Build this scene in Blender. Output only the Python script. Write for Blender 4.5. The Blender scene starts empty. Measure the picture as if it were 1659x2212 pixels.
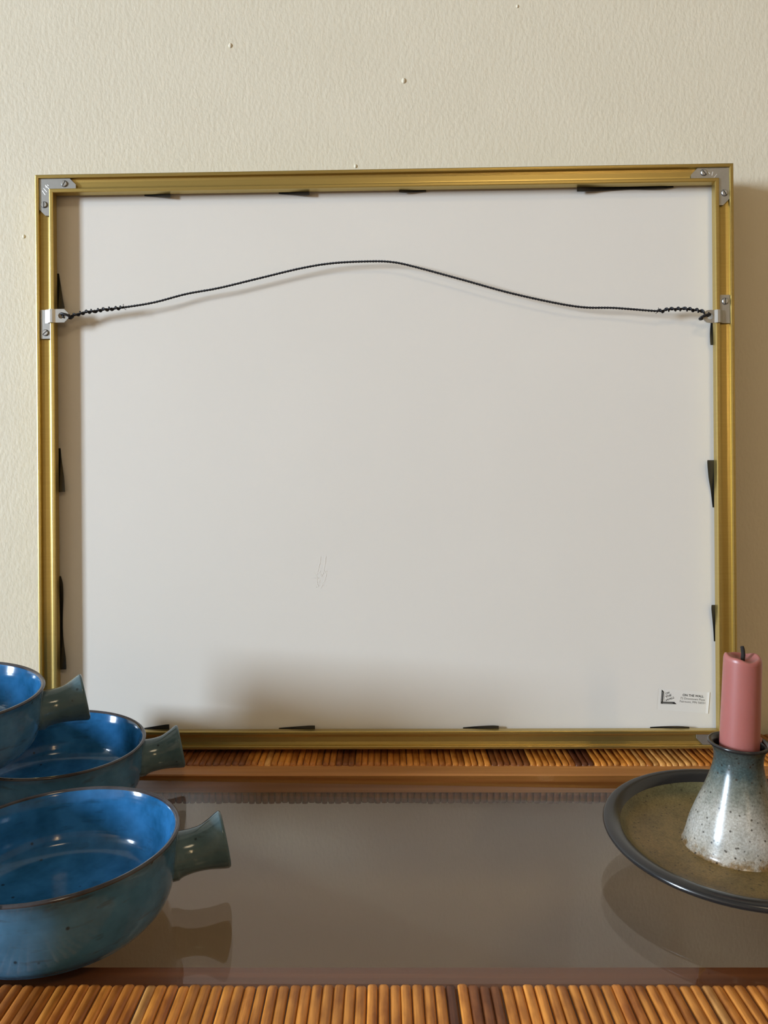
import bpy, math, random
from mathutils import Matrix, Vector
random.seed(7)
R = math.radians
scene = bpy.context.scene
col = scene.collection

# ------------------------------------------------------------------ camera
cam_d = bpy.data.cameras.new('camera')
cam_d.sensor_fit = 'VERTICAL'
cam_d.sensor_height = 24.0
cam_d.lens = 24.0 * 1661.0 / 2212.0
cam_d.clip_start = 0.01
cam = bpy.data.objects.new('camera', cam_d)
col.objects.link(cam)
cam.location = (0, 0, 0.2183)
cam.rotation_euler = (R(90 - 4.5), 0, 0)
scene.camera = cam

# ------------------------------------------------------------------ world, exposure
world = bpy.data.worlds.new('world')
scene.world = world
world.use_nodes = True
bg = world.node_tree.nodes['Background']
bg.inputs[0].default_value = (0.75, 0.87, 1.0, 1)
bg.inputs[1].default_value = 0.3
vs = scene.view_settings
vs.view_transform = 'Standard'
vs.look = 'None'
vs.gamma = 1.0
vs.use_curve_mapping = False
vs.exposure = -0.1
scene.cycles.use_denoising = True
scene.cycles.max_bounces = 10
scene.cycles.diffuse_bounces = 5
scene.cycles.transparent_max_bounces = 12

# room extents
RX0, RX1, RY0, RY1, RZ0, RZ1 = -4.0, 2.0, -2.8, 0.6020, -0.75, 1.75
# window in the left wall: daylight
WIN_Y, WIN_Z, WIN_W, WIN_H = -1.46, 0.92, 0.58, 1.2


def light(name, kind, loc, energy, color, rot=(0, 0, 0), **kw):
    d = bpy.data.lights.new(name, kind)
    d.energy = energy
    d.color = color
    for k, v in kw.items():
        setattr(d, k, v)
    o = bpy.data.objects.new(name, d)
    col.objects.link(o)
    o.location = loc
    o.rotation_euler = rot
    return o


light('window_daylight', 'AREA', (RX0 - 0.03, WIN_Y, WIN_Z), 425, (0.69, 0.83, 0.985),
      (0, R(-90), 0), shape='RECTANGLE', size=WIN_H, size_y=WIN_W)
CEIL_LAMP = (0.35, -0.9, 1.66)
light('ceiling_lamp_light', 'AREA', (CEIL_LAMP[0], CEIL_LAMP[1], CEIL_LAMP[2] - 0.045), 6.5, (1.0, 0.78, 0.49),
      (0, 0, 0), shape='DISK', size=0.42)

# ------------------------------------------------------------------ materials


def new_mat(name):
    m = bpy.data.materials.new(name)
    m.use_nodes = True
    nt = m.node_tree
    b = nt.nodes['Principled BSDF']
    return m, nt, b


def N(nt, t, **kw):
    n = nt.nodes.new(t)
    for k, v in kw.items():
        if k.startswith('i_'):
            n.inputs[k[2:].replace('_', ' ')].default_value = v
        else:
            setattr(n, k, v)
    return n


def L(nt, a, b):
    nt.links.new(a, b)


def c4(c):
    return (c[0], c[1], c[2], 1)


def ramp(nt, fac, stops):
    r = N(nt, 'ShaderNodeValToRGB')
    e = r.color_ramp.elements
    e[0].position, e[0].color = stops[0][0], c4(stops[0][1])
    e[1].position, e[1].color = stops[-1][0], c4(stops[-1][1])
    for p, c in stops[1:-1]:
        x = e.new(p)
        x.color = c4(c)
    L(nt, fac, r.inputs[0])
    return r.outputs[0]


def mixc(nt, fac, a, b, mode='MIX'):
    m = N(nt, 'ShaderNodeMix', data_type='RGBA', blend_type=mode)
    for s, v in ((m.inputs[0], fac), (m.inputs[6], a), (m.inputs[7], b)):
        if hasattr(v, 'is_linked'):
            L(nt, v, s)
        elif isinstance(v, (int, float)):
            s.default_value = v
        else:
            s.default_value = c4(v)
    return m.outputs[2]


def noise(nt, vec, scale, detail=3, rough=0.5, out=0):
    n = N(nt, 'ShaderNodeTexNoise')
    n.inputs['Scale'].default_value = scale
    n.inputs['Detail'].default_value = detail
    n.inputs['Roughness'].default_value = rough
    if vec is not None:
        L(nt, vec, n.inputs['Vector'])
    return n.outputs[out]


def mapping(nt, vec, scale=(1, 1, 1), rot=(0, 0, 0)):
    m = N(nt, 'ShaderNodeMapping')
    m.inputs['Scale'].default_value = scale
    m.inputs['Rotation'].default_value = rot
    L(nt, vec, m.inputs['Vector'])
    return m.outputs[0]


def bump(nt, b, h, strength, dist):
    n = N(nt, 'ShaderNodeBump')
    n.inputs['Strength'].default_value = strength
    n.inputs['Distance'].default_value = dist
    L(nt, h, n.inputs['Height'])
    L(nt, n.outputs[0], b.inputs['Normal'])


def objco(nt):
    return N(nt, 'ShaderNodeTexCoord').outputs['Object']


def simple(name, c, rough=0.5, metal=0.0, spec=0.5, coat=0.0):
    m, nt, b = new_mat(name)
    b.inputs['Base Color'].default_value = c4(c)
    b.inputs['Roughness'].default_value = rough
    b.inputs['Metallic'].default_value = metal
    b.inputs['Specular IOR Level'].default_value = spec
    b.inputs['Coat Weight'].default_value = coat
    return m


def m_wall():
    m, nt, b = new_mat('painted_plaster')
    v = objco(nt)
    vv = mapping(nt, v, (1, 1, 0.55))
    n1 = noise(nt, vv, 400, 3, 0.55)
    n2 = noise(nt, v, 22, 2, 0.5)
    n3 = noise(nt, vv, 150, 2, 0.5)
    mx = N(nt, 'ShaderNodeMath', operation='MULTIPLY_ADD')
    L(nt, n3, mx.inputs[0])
    mx.inputs[1].default_value = 0.35
    L(nt, n1, mx.inputs[2])
    L(nt, mixc(nt, n2, (0.66, 0.605, 0.475), (0.70, 0.645, 0.515)), b.inputs['Base Color'])
    b.inputs['Roughness'].default_value = 0.55
    bump(nt, b, mx.outputs[0], 0.5, 0.0006)
    return m


def m_backing():
    m, nt, b = new_mat('white_backing_board')
    v = objco(nt)
    n1 = noise(nt, v, 9, 3)
    L(nt, mixc(nt, n1, (0.665, 0.63, 0.575), (0.70, 0.665, 0.61)), b.inputs['Base Color'])
    b.inputs['Roughness'].default_value = 0.6
    bump(nt, b, noise(nt, v, 900, 2), 0.06, 0.0005)
    return m


def m_gold():
    m, nt, b = new_mat('anodised_gold')
    v = objco(nt)
    n1 = noise(nt, mapping(nt, v, (3, 40, 900)), 1.0, 2)
    L(nt, mixc(nt, n1, (0.47, 0.345, 0.11), (0.55, 0.415, 0.145)), b.inputs['Base Color'])
    b.inputs['Metallic'].default_value = 0.9
    b.inputs['Roughness'].default_value = 0.34
    return m


def m_steel(name, c, rough=0.4):
    m, nt, b = new_mat(name)
    v = objco(nt)
    n1 = noise(nt, v, 300, 3)
    L(nt, mixc(nt, n1, [x * 0.85 for x in c], c), b.inputs['Base Color'])
    b.inputs['Metallic'].default_value = 0.85
    b.inputs['Roughness'].default_value = rough
    return m


def m_cane():
    m, nt, b = new_mat('cane')
    info = N(nt, 'ShaderNodeObjectInfo')
    v = objco(nt)
    add = N(nt, 'ShaderNodeVectorMath', operation='ADD')
    cmb = N(nt, 'ShaderNodeCombineXYZ')
    mul = N(nt, 'ShaderNodeMath', operation='MULTIPLY')
    L(nt, info.outputs['Random'], mul.inputs[0])
    mul.inputs[1].default_value = 37.0
    for i in range(3):
        L(nt, mul.outputs[0], cmb.inputs[i])
    L(nt, v, add.inputs[0])
    L(nt, cmb.outputs[0], add.inputs[1])
    grain = noise(nt, mapping(nt, add.outputs[0], (900, 45, 900)), 1.0, 3)
    blot = noise(nt, mapping(nt, add.outputs[0], (160, 60, 160)), 1.0, 3)
    c = mixc(nt, ramp(nt, grain, [(0.3, (0.55, 0.5, 0.45)), (0.7, (1.1, 1.1, 1.1))]), (0, 0, 0), info.outputs['Color'], 'MIX')
    c = mixc(nt, 1.0, info.outputs['Color'], ramp(nt, grain, [(0.3, (0.72, 0.66, 0.6)), (0.7, (1.08, 1.08, 1.08))]), 'MULTIPLY')
    c = mixc(nt, 1.0, c, ramp(nt, blot, [(0.32, (0.62, 0.52, 0.42)), (0.55, (1.0, 1.0, 1.0)), (0.75, (1.2, 1.22, 1.25))]), 'MULTIPLY')
    L(nt, c, b.inputs['Base Color'])
    b.inputs['Roughness'].default_value = 0.42
    b.inputs['Specular IOR Level'].default_value = 0.35
    bump(nt, b, grain, 0.25, 0.0003)
    return m


def m_wood(name, c0, c1, rough=0.35):
    m, nt, b = new_mat(name)
    v = objco(nt)
    g = noise(nt, mapping(nt, v, (5, 260, 260)), 1.0, 4, 0.6)
    L(nt, ramp(nt, g, [(0.3, c0), (0.7, c1)]), b.inputs['Base Color'])
    b.inputs['Roughness'].default_value = rough
    bump(nt, b, g, 0.1, 0.0003)
    return m


def m_glass():
    m = bpy.data.materials.new('clear_glass')
    m.use_nodes = True
    nt = m.node_tree
    nt.nodes.clear()
    out = N(nt, 'ShaderNodeOutputMaterial')
    geo = N(nt, 'ShaderNodeNewGeometry')
    dot = N(nt, 'ShaderNodeVectorMath', operation='DOT_PRODUCT')
    L(nt, geo.outputs['Normal'], dot.inputs[0])
    L(nt, geo.outputs['Incoming'], dot.inputs[1])
    ab = N(nt, 'ShaderNodeMath', operation='ABSOLUTE')
    L(nt, dot.outputs['Value'], ab.inputs[0])
    om = N(nt, 'ShaderNodeMath', operation='SUBTRACT')
    om.inputs[0].default_value = 1.0
    L(nt, ab.outputs[0], om.inputs[1])
    pw = N(nt, 'ShaderNodeMath', operation='POWER')
    L(nt, om.outputs[0], pw.inputs[0])
    pw.inputs[1].default_value = 5.0
    ma = N(nt, 'ShaderNodeMath', operation='MULTIPLY_ADD')
    L(nt, pw.outputs[0], ma.inputs[0])
    ma.inputs[1].default_value = 0.96
    ma.inputs[2].default_value = 0.043
    tr = N(nt, 'ShaderNodeBsdfTransparent')
    tr.inputs[0].default_value = (0.95, 0.93, 0.90, 1)
    gl = N(nt, 'ShaderNodeBsdfGlossy')
    gl.inputs['Roughness'].default_value = 0.0
    mx = N(nt, 'ShaderNodeMixShader')
    L(nt, ma.outputs[0], mx.inputs[0])
    L(nt, tr.outputs[0], mx.inputs[1])
    L(nt, gl.outputs[0], mx.inputs[2])
    L(nt, mx.outputs[0], out.inputs[0])
    return m


def m_glaze(name, lo, hi, rust, rim_z, dark):
    """blue stoneware glaze: mottled colour, brown where it breaks at the rim"""
    m, nt, b = new_mat(name)
    v = objco(nt)
    n1 = noise(nt, v, 38, 4, 0.6)
    c = ramp(nt, n1, [(0.33, lo), (0.66, hi)])
    streak = noise(nt, mapping(nt, v, (70, 70, 260)), 1.0, 3)
    c = mixc(nt, ramp(nt, streak, [(0.60, (0, 0, 0)), (0.74, (0.55, 0.55, 0.55))]), c, dark)
    spk = N(nt, 'ShaderNodeTexVoronoi')
    spk.inputs['Scale'].default_value = 95
    L(nt, v, spk.inputs['Vector'])
    c = mixc(nt, ramp(nt, spk.outputs['Distance'], [(0.05, (0.8, 0.8, 0.8)), (0.10, (0, 0, 0))]), c, (0.012, 0.016, 0.02))
    sep = N(nt, 'ShaderNodeSeparateXYZ')
    L(nt, v, sep.inputs[0])
    zz = N(nt, 'ShaderNodeMath', operation='MULTIPLY_ADD')
    L(nt, noise(nt, v, 120, 2), zz.inputs[0])
    zz.inputs[1].default_value = 0.003
    L(nt, sep.outputs[2], zz.inputs[2])
    mr = N(nt, 'ShaderNodeMapRange')
    L(nt, zz.outputs[0], mr.inputs[0])
    mr.inputs[1].default_value = rim_z
    mr.inputs[2].default_value = rim_z + 0.0018
    c = mixc(nt, mr.outputs[0], c, rust)
    L(nt, c, b.inputs['Base Color'])
    b.inputs['Roughness'].default_value = 0.12
    b.inputs['Specular IOR Level'].default_value = 0.36
    w = noise(nt, mapping(nt, v, (4, 4, 210)), 1.0, 2)
    bump(nt, b, w, 0.16, 0.0012)
    return m


def m_speckle(name, stops, axis_lo, axis_hi, speck, rough=0.25, spec=0.5):
    """stoneware glaze whose colour runs along the height of the object, with iron specks"""
    m, nt, b = new_mat(name)
    v = objco(nt)
    sep = N(nt, 'ShaderNodeSeparateXYZ')
    L(nt, v, sep.inputs[0])
    zz = N(nt, 'ShaderNodeMath', operation='MULTIPLY_ADD')
    L(nt, noise(nt, v, 160, 4, 0.7), zz.inputs[0])
    zz.inputs[1].default_value = (axis_hi - axis_lo) * 0.35
    L(nt, sep.outputs[2], zz.inputs[2])
    mr = N(nt, 'ShaderNodeMapRange')
    L(nt, zz.outputs[0], mr.inputs[0])
    mr.inputs[1].default_value = axis_lo + (axis_hi - axis_lo) * 0.175
    mr.inputs[2].default_value = axis_hi + (axis_hi - axis_lo) * 0.175
    c = ramp(nt, mr.outputs[0], stops)
    fine = noise(nt, v, 900, 3, 0.7)
    c = mixc(nt, 1.0, c, ramp(nt, fine, [(0.35, (0.7, 0.68, 0.65)), (0.65, (1.15, 1.15, 1.15))]), 'MULTIPLY')
    big = noise(nt, v, 55, 3, 0.6)
    c = mixc(nt, 1.0, c, ramp(nt, big, [(0.35, (0.75, 0.75, 0.72)), (0.65, (1.15, 1.12, 1.1))]), 'MULTIPLY')
    spk = N(nt, 'ShaderNodeTexVoronoi')
    spk.inputs['Scale'].default_value = 310
    L(nt, v, spk.inputs['Vector'])
    c = mixc(nt, ramp(nt, spk.outputs['Distance'], [(0.10, (speck,) * 3), (0.22, (0, 0, 0))]), c, (0.02, 0.014, 0.01))
    L(nt, c, b.inputs['Base Color'])
    b.inputs['Roughness'].default_value = rough
    bump(nt, b, fine, 0.05, 0.0005)
    b.inputs['Specular IOR Level'].default_value = spec
    return m


MAT = {}
MAT['wall'] = m_wall()
MAT['room_wall'] = simple('tan_room_wall', (0.32, 0.22, 0.122), 0.8)
MAT['ceiling'] = simple('off_white_ceiling', (0.22, 0.185, 0.13), 0.8)
MAT['floor'] = m_wood('oak_floor', (0.12, 0.065, 0.03), (0.22, 0.12, 0.06), 0.4)
MAT['white_trim'] = simple('white_trim_paint', (0.7, 0.68, 0.62), 0.4)
MAT['backing'] = m_backing()
MAT['gold'] = m_gold()
MAT['steel'] = m_steel('zinc_steel', (0.42, 0.42, 0.41), 0.42)
MAT['bright_steel'] = m_steel('bright_steel', (0.5, 0.5, 0.49), 0.36)
MAT['spring'] = m_steel('dark_spring_steel', (0.07, 0.07, 0.068), 0.35)
MAT['dark'] = simple('painted_recess_shade', (0.01, 0.01, 0.01), 0.6)  # flat black standing in for shade in the screw slots
MAT['scratch'] = simple('bright_scratch', (0.85, 0.84, 0.8), 0.35, 0.3)
MAT['wire'] = simple('black_wire', (0.014, 0.014, 0.017), 0.42, 0.4)
MAT['paper'] = simple('white_label_paper', (0.70, 0.675, 0.63), 0.4)
MAT['ink'] = simple('black_ink', (0.012, 0.012, 0.012), 0.6)
MAT['cane'] = m_cane()
MAT['wood'] = m_wood('honey_wood', (0.31, 0.12, 0.032), (0.52, 0.23, 0.075), 0.3)
MAT['wood_red'] = m_wood('red_brown_wood', (0.15, 0.05, 0.018), (0.24, 0.085, 0.03), 0.45)
MAT['core'] = simple('dark_core_board', (0.10, 0.04, 0.014), 0.7)
MAT['glass'] = m_glass()
MAT['glaze_in'] = m_glaze('blue_glaze_lit_inside', (0.009, 0.072, 0.17), (0.034, 0.175, 0.41), (0.055, 0.04, 0.035), 0.2, (0.014, 0.055, 0.11))  # same glaze as outside; its stronger light is put into this more vivid colour
MAT['glaze_out'] = m_glaze('grey_blue_glaze_outside', (0.036, 0.105, 0.175), (0.072, 0.182, 0.305), (0.05, 0.038, 0.036), 0.2, (0.045, 0.05, 0.055))  # same glaze as inside, left greyer without that light in its colour
MAT['glaze_handle'] = m_glaze('grey_green_glaze_handle', (0.048, 0.085, 0.10), (0.095, 0.15, 0.17), (0.1, 0.05, 0.04), 0.2, (0.025, 0.03, 0.033))
MAT['glaze_rim'] = m_glaze('brown_break_at_rim', (0.035, 0.026, 0.026), (0.075, 0.075, 0.085), (0.1, 0.05, 0.04), 0.2, (0.03, 0.02, 0.018))
MAT['dish'] = m_speckle('olive_speckled_glaze', [(0.0, (0.21, 0.14, 0.048)), (0.5, (0.19, 0.14, 0.052)), (1.0, (0.13, 0.115, 0.055))], 0.012, 0.017, 0.7, 0.42, 0.3)
MAT['iron'] = simple('dark_iron_glaze', (0.017, 0.016, 0.016), 0.22)
MAT['stem'] = m_speckle('pale_to_teal_speckled_glaze', [(0.0, (0.20, 0.12, 0.045)), (0.07, (0.38, 0.35, 0.30)), (0.22, (0.40, 0.39, 0.36)), (0.42, (0.33, 0.32, 0.285)), (0.62, (0.16, 0.17, 0.145)), (0.80, (0.045, 0.075, 0.08)), (1.0, (0.05, 0.06, 0.055))], 0.012, 0.067, 0.9, 0.24)


def m_wax():
    m, nt, b = new_mat('dusty_pink_wax')
    v = objco(nt)
    n = noise(nt, v, 60, 3)
    L(nt, mixc(nt, n, (0.32, 0.105, 0.09), (0.35, 0.12, 0.105)), b.inputs['Base Color'])
    b.inputs['Roughness'].default_value = 0.38
    b.inputs['Subsurface Weight'].default_value = 0.35
    b.inputs['Subsurface Radius'].default_value = (0.006, 0.002, 0.0015)
    b.inputs['Subsurface Scale'].default_value = 1.0
    return m


MAT['wax'] = m_wax()
MAT['wick'] = simple('charred_wick', (0.012, 0.009, 0.008), 0.9)
bulb_m, bnt, bb = new_mat('lit_bulb')
bb.inputs['Emission Color'].default_value = (1.0, 0.72, 0.38, 1)
bb.inputs['Emission Strength'].default_value = 60.0
MAT['bulb'] = bulb_m

# ------------------------------------------------------------------ helpers


def mesh(name, verts, faces, mat, parent=None, smooth=False, loc=None, mats=None, fmat=None):
    me = bpy.data.meshes.new(name)
    me.from_pydata([tuple(v) for v in verts], [], [tuple(f) for f in faces])
    for mm in (mats or [mat]):
        me.materials.append(MAT[mm] if isinstance(mm, str) else mm)
    if fmat:
        for p, i in zip(me.polygons, fmat):
            p.material_index = i
    if smooth:
        for p in me.polygons:
            p.use_smooth = True
    me.validate()
    me.update()
    o = bpy.data.objects.new(name, me)
    col.objects.link(o)
    if parent:
        o.parent = parent
    if loc:
        o.location = loc
    return o


def empty(name, loc=(0, 0, 0), rotz=0.0):
    o = bpy.data.objects.new(name, None)
    o.empty_display_size = 0.02
    col.objects.link(o)
    o.location = loc
    o.rotation_euler = (0, 0, rotz)
    return o


def tag(o, label=None, cat=None, group=None, kind=None):
    if label: o['label'] = label
    if cat: o['category'] = cat
    if group: o['group'] = group
    if kind: o['kind'] = kind
    return o


class MB:
    def __init__(s):
        s.v, s.f, s.m = [], [], []

    def add(s, v, f, mi=0):
        n = len(s.v)
        s.v += [tuple(x) for x in v]
        s.f += [tuple(i + n for i in q) for q in f]
        s.m += [mi] * len(f)
        return s

    def box(s, x0, x1, y0, y1, z0, z1, mi=0):
        v = [(x, y, z) for z in (z0, z1) for y in (y0, y1) for x in (x0, x1)]
        f = [(0, 2, 3, 1), (4, 5, 7, 6), (0, 1, 5, 4), (2, 6, 7, 3), (0, 4, 6, 2), (1, 3, 7, 5)]
        return s.add(v, f, mi)

    def prism(s, poly, fn, t0, t1, mi=0):
        """poly: list of 2D points; fn(p, t) -> 3D"""
        n = len(poly)
        v = [fn(p, t0) for p in poly] + [fn(p, t1) for p in poly]
        f = [tuple(range(n))[::-1], tuple(range(n, 2 * n))]
        f += [(i, (i + 1) % n, n + (i + 1) % n, n + i) for i in range(n)]
        return s.add(v, f, mi)

    def tube(s, pts, rads, sides=8, caps=True, mi=0):
        pts = [Vector(p) for p in pts]
        if not hasattr(rads, '__len__'):
            rads = [rads] * len(pts)
        n0 = None
        rings = []
        for i, p in enumerate(pts):
            t = (pts[min(i + 1, len(pts) - 1)] - pts[max(i - 1, 0)]).normalized()
            if n0 is None:
                a = Vector((0, 0, 1)) if abs(t.z) < 0.9 else Vector((1, 0, 0))
                n0 = (a - t * a.dot(t)).normalized()
            else:
                n0 = (n0 - t * n0.dot(t)).normalized()
            bnm = t.cross(n0)
            rings.append([p + (n0 * math.cos(k * 2 * math.pi / sides) + bnm * math.sin(k * 2 * math.pi / sides)) * rads[i] for k in range(sides)])
        v = [q for r in rings for q in r]
        f = []
        for i in range(len(pts) - 1):
            for k in range(sides):
                a, b2 = i * sides + k, i * sides + (k + 1) % sides
                f.append((a, b2, b2 + sides, a + sides))
        if caps:
            f.append(tuple(range(sides))[::-1])
            f.append(tuple((len(pts) - 1) * sides + k for k in range(sides)))
        return s.add(v, f, mi)

    def lathe(s, prof, seg=64, fn=None, mis=None):
        """prof: (r, z); fn(x, y, z, r) may displace"""
        v, f = [], []
        idx = []
        for r, z in prof:
            if r < 1e-7:
                idx.append([len(v)])
                v.append((0, 0, z))
            else:
                row = []
                for k in range(seg):
                    a = 2 * math.pi * k / seg
                    row.append(len(v))
                    v.append((r * math.cos(a), r * math.sin(a), z))
                idx.append(row)
        ms = []
        for i in range(len(prof) - 1):
            A, B = idx[i], idx[i + 1]
            for k in range(seg):
                k2 = (k + 1) % seg
                if len(A) == 1 and len(B) == 1:
                    continue
                if len(A) == 1:
                    f.append((A[0], B[k2], B[k]))
                elif len(B) == 1:
                    f.append((A[k], A[k2], B[0]))
                else:
                    f.append((A[k], A[k2], B[k2], B[k]))
                ms.append(mis[i] if mis else 0)
        if fn:
            v = [fn(*p) for p in v]
        n = len(s.v)
        s.v += v
        s.f += [tuple(i + n for i in q) for q in f]
        s.m += ms
        return s

    def build(s, name, mat, parent=None, smooth=False, loc=None, mats=None):
        return mesh(name, s.v, s.f, mat, parent, smooth, loc, mats, s.m if mats else None)


def smooth_path(pts, sub=6):
    """Catmull-Rom through points"""
    P = [Vector(p) for p in pts]
    out = []
    for i in range(len(P) - 1):
        p0, p1, p2, p3 = P[max(i - 1, 0)], P[i], P[i + 1], P[min(i + 2, len(P) - 1)]
        for k in range(sub):
            t = k / sub
            out.append(0.5 * ((2 * p1) + (p2 - p0) * t + (2 * p0 - 5 * p1 + 4 * p2 - p3) * t * t + (3 * p1 - p0 - 3 * p2 + p3) * t ** 3))
    out.append(P[-1])
    return out


def smooth_prof(pr, sub=5):
    return [(max(p.x, 0.0), p.y) for p in smooth_path([(r, z, 0) for r, z in pr], sub)]


def bevel(o, w, seg=2):
    m = o.modifiers.new('bevel', 'BEVEL')
    m.width = w
    m.segments = seg
    m.limit_method = 'ANGLE'
    m.angle_limit = R(30)
    return o


# ------------------------------------------------------------------ room
def struct(o, label=None, cat=None):
    o['kind'] = 'structure'
    return o


T = 0.12
wall_back = struct(MB().box(RX0 - T, RX1 + T, RY1, RY1 + T, RZ0, RZ1).build('wall_back', 'wall'))
struct(MB().box(RX1, RX1 + T, RY0, RY1, RZ0, RZ1).build('wall_right', 'room_wall'))
struct(MB().box(RX0 - T, RX1 + T, RY0 - T, RY0, RZ0, RZ1).build('wall_front', 'room_wall'))
struct(MB().box(RX0 - T, RX1 + T, RY0 - T, RY1 + T, RZ0 - T, RZ0).build('floor', 'floor'))
struct(MB().box(RX0 - T, RX1 + T, RY0 - T, RY1 + T, RZ1, RZ1 + T).build('ceiling', 'ceiling'))
wy0, wy1, wz0, wz1 = WIN_Y - WIN_W / 2, WIN_Y + WIN_W / 2, WIN_Z - WIN_H / 2, WIN_Z + WIN_H / 2
wl = MB()
wl.box(RX0 - T, RX0, RY0, wy0, RZ0, RZ1)
wl.box(RX0 - T, RX0, wy1, RY1, RZ0, RZ1)
wl.box(RX0 - T, RX0, wy0, wy1, RZ0, wz0)
wl.box(RX0 - T, RX0, wy0, wy1, wz1, RZ1)
struct(wl.build('wall_left', 'room_wall'))
wn = MB()
for (a, b2, c, d) in ((wy0 - .05, wy0, wz0 - .05, wz1 + .05), (wy1, wy1 + .05, wz0 - .05, wz1 + .05), (wy0, wy1, wz0 - .05, wz0), (wy0, wy1, wz1, wz1 + .05)):
    wn.box(RX0, RX0 + 0.02, a, b2, c, d)
w1 = struct(wn.build('window_1', 'white_trim'))
MB().box(RX0 - .02, RX0 + 0.0, WIN_Y - .015, WIN_Y + .015, wz0, wz1).build('glazing_bar', 'white_trim', w1)
# small paint drips on the wall
for (x, z, s) in ((-0.1152, 0.5216, 0.0014), (0.0148, 0.4963, 0.0016), (-0.0216, 0.434, 0.0012), (-0.2751, 0.382, 0.0012), (0.0996, 0.5497, 0.0010)):
    pr = [(0, 0.55)] + [(math.cos(a * math.pi / 10), 0.55 * math.sin(a * math.pi / 10)) for a in (4, 3, 2, 1, 0)]
    b_ = MB().lathe([(r * s, zz * s) for r, zz in pr], 14, lambda px, py, pz: (px, -pz, py * 1.3))
    b_.build('paint_drip', 'wall', wall_back, True, (x, RY1, z))

# ceiling lamp (its own light is set above)
cl = empty('ceiling_lamp', (CEIL_LAMP[0], CEIL_LAMP[1], RZ1))
tag(cl, 'round flush ceiling lamp above the room behind the camera', 'lamp')
MB().lathe([(0, 0), (0.11, 0), (0.11, -0.025), (0, -0.025)], 32).build('canopy', 'white_trim', cl)
MB().lathe([(0, -0.025), (0.23, -0.025), (0.23, -0.128), (0.222, -0.128), (0.222, -0.035), (0, -0.035)], 48).build('lamp_shade', 'white_trim', cl, True)

# three-bulb floor lamp behind the camera
fl = empty('floor_lamp', (0.55, -1.15, RZ0))
tag(fl, 'brass floor lamp with three stacked warm bulbs behind the camera', 'lamp')
MB().lathe([(0, 0), (0.13, 0), (0.13, 0.015), (0.012, 0.03), (0.012, 1.55), (0, 1.55)], 32).build('pole', 'gold', fl)
for zb in (1.28, 1.40, 1.52):
    ar = MB().tube([(0, 0, zb - 0.02), (-0.05, 0.05, zb), (-0.075, 0.075, zb)], 0.006, 8)
    a_ = ar.build('arm', 'gold', fl)
    MB().lathe([(0, -0.03), (0.02, -0.022), (0.03, 0), (0.02, 0.022), (0, 0.03)], 20).build('bulb', 'bulb', a_, True, (-0.1, 0.1, zb))

# ------------------------------------------------------------------ console table
RT = -0.0018        # top of the cane
GT, GB = -0.0045, -0.0095   # glass
TX = 0.41
table = empty('console_table', (0, 0.41, RZ0))
tag(table, 'cane-wrapped console table with honey wood inner trim under the frame', 'table')
TO = Vector((0, 0.41, RZ0))


def tbox(name, mat, x0, x1, y0, y1, z0, z1, parent=None, bev=0.0):
    cx, cy, cz = (x0 + x1) / 2, (y0 + y1) / 2, (z0 + z1) / 2
    m = MB().box(x0 - cx, x1 - cx, y0 - cy, y1 - cy, z0 - cz, z1 - cz)
    p = parent or table
    base = TO if p is table else TO + Vector(p.location)
    o = m.build(name, mat, p, False, (cx - base.x, cy - base.y, cz - base.z))
    if bev:
        bevel(o, bev)
    return o


YB0, YB1 = 0.5285, 0.588    # rear cane strip
YF0, YF1 = 0.244, 0.3037    # front cane strip
rear = tbox('rear_edge', 'core', -TX, TX, YB0 + 0.003, YB1, -0.03, RT - 0.0016)
front = tbox('front_edge', 'core', -TX, TX, YF0, YF1 - 0.002, -0.03, RT - 0.0016)
# trim: honey wood block along the rear glass edge, ledge along the front
YT = 0.5147
tm = MB()
prof = [(YB0 + 0.0028, -0.0038), (YB0 - 0.0006, -0.0038), (YB0 - 0.0016, -0.0034), (YT + 0.001, -0.0042), (YT, -0.005), (YT, -0.0167), (YB0 + 0.0028, -0.0167)]
tm.prism(prof, lambda p, t: (t, p[0] - 0.5215, p[1] + 0.01), -TX + .03, TX - .03)
trim = tm.build('trim_strip', 'wood', table, False, (0, 0.5215 - TO.y, -0.01 - TO.z))
tbox('ledge', 'wood_red', -TX + .03, TX - .03, YF1 - 0.0018, 0.3236, -0.016, GB)
for sx in (-1, 1):
    xa, xb = sorted((sx * (TX - .03), sx * TX))
    tbox('added_end_panel', 'wood_red', xa + (0.0 if sx > 0 else 0), xb, YF1, YB1, RZ0, -0.0302)  # unseen, added to keep window light off the lower wall; also carries the table
    tbox('ledge', 'wood_red', *sorted((sx * (TX - .045), sx * (TX - .0302))), 0.3238, YT - 0.0005, -0.016, GB)
    tbox('trim_strip', 'wood', *sorted((sx * (TX - .036), sx * (TX - .0302))), YF1 - .0015, YT - 0.0003, -0.0094, -0.0042)
    sd = MB()
    k = 0
    y = YF1 + 0.002
    while y < YB0 - 0.003:
        sec = [(math.cos(a) * 0.0021, math.sin(a) * 0.0033) for a in [i * math.pi / 6 for i in range(7)]]
        sd.prism(sec, lambda p, t: (t, p[0] + y - 0.41, p[1] + RT - 0.0033 + 0.75), *sorted((sx * (TX - .03), sx * (TX + .004))))
        y += 0.0043
    so = sd.build('side_canes', 'cane', table, True)
    so.location = (0, 0, 0)
    so.color = (0.36, 0.14, 0.03, 1)
    so['kind'] = 'stuff'
    tbox('side_edge', 'core', *sorted((sx * (TX - .0295), sx * TX)), YF1, YB0, -0.0164, RT - 0.0033)
tbox('added_shade_apron', 'wood_red', -TX + .0305, TX - .0305, YF0 + .01, YF1 - .004, -0.24, -0.0302)  # unseen panel, added to block window light from the wall below the glass
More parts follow.
